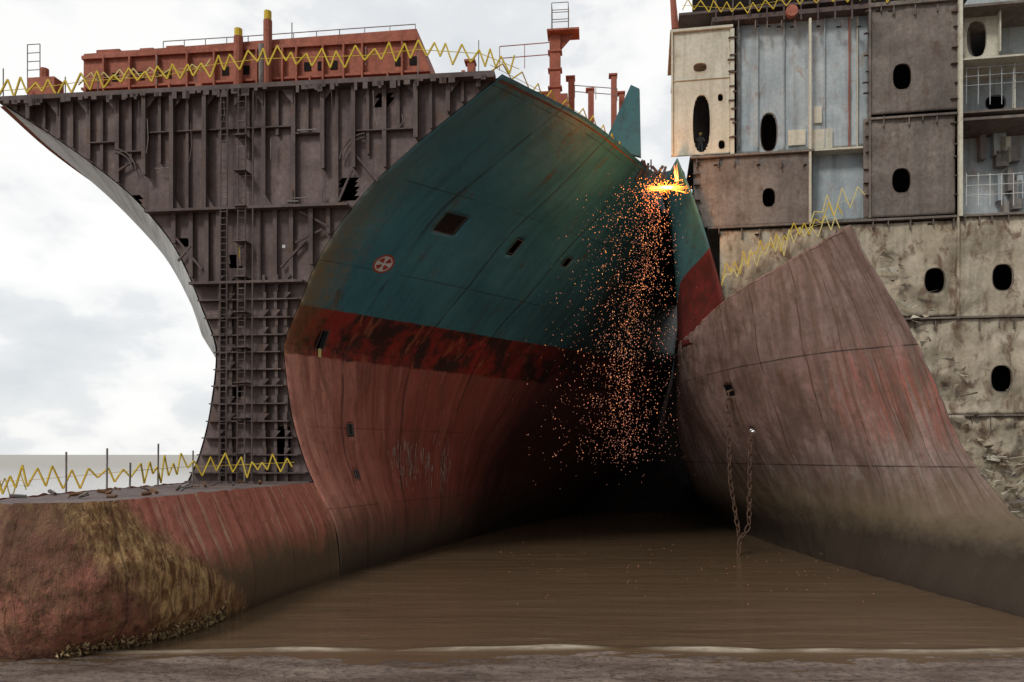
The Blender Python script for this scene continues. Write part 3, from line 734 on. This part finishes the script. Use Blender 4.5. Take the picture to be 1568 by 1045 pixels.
mb=MB()
for off,mt in ((0,'paleyellow'),(8,'yellow')):
    lo=[WB(*(lambda t:(t[0],1.2,t[1]))(pB(px,py-off,1.2))) for px,py in [(1105,440),(1135,420),(1180,395),(1235,362),(1290,345)]]
    zig(mb,lo,.4,1.2,mt,.045,jit=.4)
lo=[WB(*(lambda t:(t[0],1.2,t[1]))(pB(px,py,1.2))) for px,py in [(1240,345),(1325,305)]]
zig(mb,lo,.5,1.2,'paleyellow',.045,jit=.35)
lo=[WB(*(lambda t:(t[0],.5,t[1]))(pB(px,py,.5))) for px,py in [(1045,16),(1130,22),(1200,8),(1300,4),(1420,-4)]]
zig(mb,lo,.5,.8,'yellow',.045)
mb.obj('yellow_safety_netting.001')

# chain
mb=MB()
def link(c,ax,sd,L=.36,W=.17,r=.05):
    pts=[]
    for k in range(10):
        t=2*math.pi*k/10; pts.append(c+ax*(math.sin(t)*L)+sd*(math.cos(t)*W))
    mb.path(pts+[pts[0]],r,'chain',5)
def chain(pts):
    pts=[Vector(p) for p in pts]; k=0
    for a,b in zip(pts[:-1],pts[1:]):
        L=(b-a).length; n=max(1,int(L/.52)); ax=(b-a).normalized()
        for i in range(n):
            sd=ax.orthogonal().normalized(); sd2=ax.cross(sd)
            t=k*math.pi/2+.5+random.uniform(-.25,.25); link(a.lerp(b,(i+.5)/n),(ax+Vector((random.gauss(0,.06),0,0))).normalized(),sd*math.cos(t)+sd2*math.sin(t)); k+=1
def onhB(k,off=.35):
    p=SB(hB[k][0],hB[k][1]); return Vector((p[0]-off,p[1]-off*.6,p[2]))
p1=onhB(0); p2=onhB(1)
j=Vector(((1131-CX)/FPX*p1.y,p1.y-.3,1.3))
chain([p1+Vector((.4,.3,.2)),p1,Vector((p1.x+.15,p1.y-.1,6)),j])
chain([p2+Vector((.4,.3,.2)),p2,Vector((p2.x-.1,p2.y,2.4)),j+Vector((.5,0,.5)),j])
chain([j,Vector((j.x-.1,j.y,.0))]); chain([j+Vector((.2,0,.2)),j+Vector((-.1,0,-.5))])
mb.obj('hanging_anchor_chain')

# added dark sheet that keeps sky light out of the gap's far end
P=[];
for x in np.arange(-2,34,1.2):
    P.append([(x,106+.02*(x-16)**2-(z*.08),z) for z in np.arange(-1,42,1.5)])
grid('gap_light_blocker',P,None,M['black'],None,thick=.1)

# ------------------------------------------------------------------ worker in the opening
def worker(base,name):
    wk=empty(name)
    bx,by,bz=base
    J={'pel':(0,0,.92,.15,.11),'ch':(0,0,1.22,.17,.12),'nk':(0,-.02,1.45,.07,.07),'hd':(0,-.04,1.6,.095,.11),'ht':(0,-.03,1.7,.07,.08),
       'hl':(-.11,0,.86,.10,.10),'kl':(-.13,-.05,.48,.065,.07),'al':(-.13,.03,.09,.045,.05),'tl':(-.14,-.12,.04,.045,.035),
       'hr':(.11,0,.86,.10,.10),'kr':(.14,.0,.48,.065,.07),'ar':(.15,.08,.09,.045,.05),'tr':(.17,-.07,.04,.045,.035),
       'sl':(-.2,0,1.38,.065,.07),'el':(-.3,-.08,1.12,.045,.05),'wl':(-.2,-.3,1.02,.035,.035),'sr':(.2,0,1.38,.065,.07),'er':(.3,-.06,1.12,.045,.05),'wr':(.2,-.28,1.05,.035,.035)}
    E=[('pel','ch'),('ch','nk'),('nk','hd'),('hd','ht'),('pel','hl'),('hl','kl'),('kl','al'),('al','tl'),('pel','hr'),('hr','kr'),('kr','ar'),('ar','tr'),('ch','sl'),('sl','el'),('el','wl'),('ch','sr'),('sr','er'),('er','wr')]
    keys=list(J); me=bpy.data.meshes.new(name+'_body'); me.from_pydata([(bx+J[k][0],by+J[k][1],bz+J[k][2]) for k in keys],[(keys.index(a),keys.index(b)) for a,b in E],[])
    o=bpy.data.objects.new('body',me); scene.collection.objects.link(o); o.parent=wk
    md=o.modifiers.new('sk','SKIN'); 
    if not me.skin_vertices: me.skin_vertices.new()
    for i,k in enumerate(keys): me.skin_vertices[0].data[i].radius=(J[k][3],J[k][4])
    me.skin_vertices[0].data[0].use_root=True
    o.modifiers.new('sub','SUBSURF').levels=1; me.materials.append(M['shirt'])
    mb=MB()
    hc=Vector((bx,by-.04,bz+1.63))
    prof=[(0.0,.0),(.12,.0),(.13,.03),(.115,.09),(.07,.13),(.0,.145)]
    for (h0,r0),(h1,r1) in zip([(p[1],max(p[0],.001)) for p in prof][:-1],[(p[1],max(p[0],.001)) for p in prof][1:]):
        mb.tube(hc+Vector((0,0,h0)),hc+Vector((0,0,h1+.001)),r0,'yellow',12,r1)
    mb.obj('helmet',wk)
    mb=MB(); mb.tube(hc+Vector((0,-.06,-.13)),hc+Vector((0,-.07,.0)),.075,'skin',10,.08)
    for s in (-1,1):
        w=Vector((bx+s*.2,by-.3,bz+1.03))
        mb.tube(w,w+Vector((0,-.08,-.02)),.04,'skin',8,.042)
        for f in range(4): mb.tube(w+Vector((-.03+.02*f,-.08,-.02)),w+Vector((-.03+.02*f,-.13-.01*(f%3),-.06)),.009,'skin',5)
        mb.tube(w+Vector((-s*.03,-.03,0)),w+Vector((-s*.07,-.08,-.01)),.01,'skin',5)
    mb.obj('face_and_hands',wk)
w_,z_=pB(1073,237,-1.2); worker(WB(w_,-1.5,z_+.1),'worker')

# ------------------------------------------------------------------ sparks + torch
mb=MB()
M['sp1']=emis('spark_hot',(1,.40,.12),1.7); M['sp2']=emis('spark_mid',(1,.30,.13),.8); M['sp3']=emis('spark_cool',(.75,.32,.22),.42); M['flame']=emis('flame',(1,.36,.05),3.0); M['core']=emis('flame_core',(1,.62,.2),9)
T=Vector(((1022-CX)/FPX*59.5,59.5,CZ+(HY-288)/FPX*59.5))
def spark(p,r,L,mat):
    d=Vector((random.gauss(0,.3),random.gauss(0,.2),-1)).normalized()*L
    a=Vector((r,0,0)); b=Vector((0,r,0)); t=p+d*.5; q=p-d*.5
    for u,v in ((a,b),(b,-a),(-a,-b),(-b,a)):
        mb.poly([t,p+u,p+v],mat); mb.poly([q,p+v,p+u],mat)
for k in range(4000):
    h=random.random()**1.05; drop=h*20.5
    if random.random()<.34: cx=-1.2-2.2*h-.5*h*h+.5*math.sin(h*8); wd=.4+.5*h
    else: cx=-2.0-1.7*h; wd=1.3+1.2*min(1,h*2.5)
    p=T+Vector((cx+random.gauss(0,wd),random.gauss(0,.9)-.3,-drop+random.gauss(0,.5)))
    if p.z<.1 or p.z>T.z+.5 or p.x>T.x+.7: continue
    hot=random.random()
    mt='sp1' if hot<.2-.2*h else ('sp2' if hot<.6-.42*h else 'sp3')
    r=random.choice([.012,.015,.02,.028]); spark(p,r,r*random.uniform(2,5),mt)
for k in range(260):
    p=Vector((random.uniform(-1,19),random.uniform(38,58),0)); 
    if random.random()<.65: p=T+Vector((random.gauss(-3.5,3.0),random.gauss(-1,1),-random.uniform(3,23)))
    else: p.z=random.uniform(.3,2)
    spark(p,.018,.04,'sp3')
mb.obj('cutting_sparks')
mb=MB()
for k in range(44):
    ang=random.gauss(math.pi,.12) if k<30 else random.gauss(0,.25); L=random.uniform(.4,1.7)
    mb.tube(T+Vector((random.uniform(-.3,.3),0,random.uniform(-.1,.1))),T+Vector((math.cos(ang)*L,random.uniform(-.4,.2),math.sin(ang)*L*.7-.05)),random.uniform(.02,.06),'flame',6,.004)
for k in range(9):
    L=random.uniform(.2,.65); mb.tube(T+Vector((-.2,-.1,0)),T+Vector((-.2+random.choice([-1,1])*L,-.15,random.uniform(-.1,.1))),.10,'core',6,.01)
for k in range(300):
    a=random.uniform(0,2*math.pi); r=abs(random.gauss(0,.75)); spark(T+Vector((math.cos(a)*r*1.5-.4,random.uniform(-.4,.3),math.sin(a)*r*.6)),.018,.09,'flame')
for k in range(10):
    mb.tube(T+Vector((.7+random.gauss(0,.08),0,.5)),T+Vector((.65+random.gauss(0,.12),0,.8+random.uniform(0,1.1))),.03,'sp1',5,.005)
mb.obj('cutting_torch_flame')
ld=bpy.data.lights.new('torch_light','POINT'); ld.energy=1100; ld.color=(1,.42,.12); ld.shadow_soft_size=.4
lo_=bpy.data.objects.new('torch_light',ld); lo_.location=T+Vector((-.3,-1.2,0)); scene.collection.objects.link(lo_)

# ------------------------------------------------------------------ ground & water
def axis(dense0,dense1,st,lim):
    a=list(np.arange(dense0,dense1+.01,st)); s=st
    hi=[];v=dense1
    while v<lim: s*=1.35; v+=s; hi.append(v)
    lo=[];v=dense0;s=st
    while v>-lim: s*=1.35; v-=s; lo.append(v)
    return lo[::-1]+a+hi
def gz(x,y):
    sh=30.8+.35*math.sin(x*.35)+.8*mnoise.noise(Vector((x*.15,0,0)))
    t=y-sh; z=-t*.045 if t<0 else -t*.12
    z=max(-1.5,min(1.2,z)); z+=.11*mnoise.fractal(Vector((x*.6,y*1.8,0)),1,2,5)*(1 if abs(t)<20 else 0)
    return z
xs=axis(-30,32,.25,4000); ys=axis(24,34,.12,4000)
grid('mud_ground',[[(x,y,gz(x,y)) for y in ys] for x in xs],None,M['ground'])
def wz(x,y):
    r=31.9+.3*math.sin(x*.22+1)+.5*mnoise.noise(Vector((x*.16,3,0)))
    z=.15*math.exp(-((y-r)/.42)**2)*(.6+.9*mnoise.noise(Vector((x*.3,1,0))))
    z+=.06*math.exp(-((y-r-1.9)/.35)**2)*max(0,mnoise.noise(Vector((x*.2,9,0)))+.35)
    if y<120: z+=.03*mnoise.noise(Vector((x*.16,y*.9,0)))
    return z
ys2=[y for y in axis(24,60,.18,5000) if y>22]
grid('muddy_water',[[(x,y,wz(x,y)) for y in ys2] for x in axis(-30,32,.5,5000)],None,M['water'])

# ------------------------------------------------------------------ world
w=bpy.data.worlds.new('World'); scene.world=w; w.use_nodes=True; nt=w.node_tree; nt.nodes.clear()
N_=nt.nodes.new; L_=nt.links.new
SUN_EL=math.radians(42); SUN_AZ=math.radians(218)
sky=N_('ShaderNodeTexSky'); sky.sky_type='NISHITA'; sky.sun_disc=False; sky.sun_elevation=SUN_EL; sky.sun_rotation=SUN_AZ
b1=N_('ShaderNodeBackground'); b1.inputs[1].default_value=.12; L_(sky.outputs[0],b1.inputs[0])
tc=N_('ShaderNodeTexCoord'); mp=N_('ShaderNodeMapping'); mp.inputs['Scale'].default_value=(1,1,1.9); mp.inputs['Location'].default_value=(.35,.1,.22); L_(tc.outputs['Generated'],mp.inputs[0])
nz=N_('ShaderNodeTexNoise'); nz.inputs['Scale'].default_value=4.6; nz.inputs['Detail'].default_value=7; nz.inputs['Roughness'].default_value=.52; L_(mp.outputs[0],nz.inputs['Vector'])
cr=N_('ShaderNodeValToRGB'); e=cr.color_ramp.elements; e[0].position=.36; e[0].color=(.74,.775,.80,1); e[1].position=.56; e[1].color=(1.04,1.04,1.02,1)
m_=e.new(.475); m_.color=(.86,.875,.89,1); m2_=e.new(.505); m2_.color=(.97,.97,.965,1); L_(nz.outputs['Fac'],cr.inputs[0])
# sky dimmed to the right behind the viewer, added to darken hull and gap
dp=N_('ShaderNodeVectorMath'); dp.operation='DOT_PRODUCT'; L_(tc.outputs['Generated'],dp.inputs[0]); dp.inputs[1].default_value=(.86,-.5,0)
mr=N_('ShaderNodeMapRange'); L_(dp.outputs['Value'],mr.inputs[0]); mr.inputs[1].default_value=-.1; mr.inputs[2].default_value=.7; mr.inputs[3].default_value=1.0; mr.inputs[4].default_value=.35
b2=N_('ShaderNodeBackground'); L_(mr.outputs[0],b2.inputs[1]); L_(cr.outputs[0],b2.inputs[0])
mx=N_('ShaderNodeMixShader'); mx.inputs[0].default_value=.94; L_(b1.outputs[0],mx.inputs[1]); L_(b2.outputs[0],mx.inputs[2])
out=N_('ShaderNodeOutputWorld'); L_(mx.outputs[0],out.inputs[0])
sd=bpy.data.lights.new('sun','SUN'); sd.energy=1.5; sd.angle=math.radians(12); sd.color=(1,.96,.9)
so=bpy.data.objects.new('sun',sd); scene.collection.objects.link(so)
dirv=Vector((math.sin(SUN_AZ)*math.cos(SUN_EL),math.cos(SUN_AZ)*math.cos(SUN_EL),math.sin(SUN_EL)))
so.rotation_euler=dirv.to_track_quat('Z','Y').to_euler()

cam=bpy.data.cameras.new('camera'); co=bpy.data.objects.new('camera',cam); scene.collection.objects.link(co)
cam.sensor_width=36; cam.lens=36*FPX/1568; cam.shift_y=172.5/1568; cam.clip_end=20000
co.location=(0,0,CZ); co.rotation_euler=(math.radians(90),0,0); scene.camera=co
scene.view_settings.view_transform='Standard'; scene.view_settings.look='None'; scene.view_settings.exposure=0
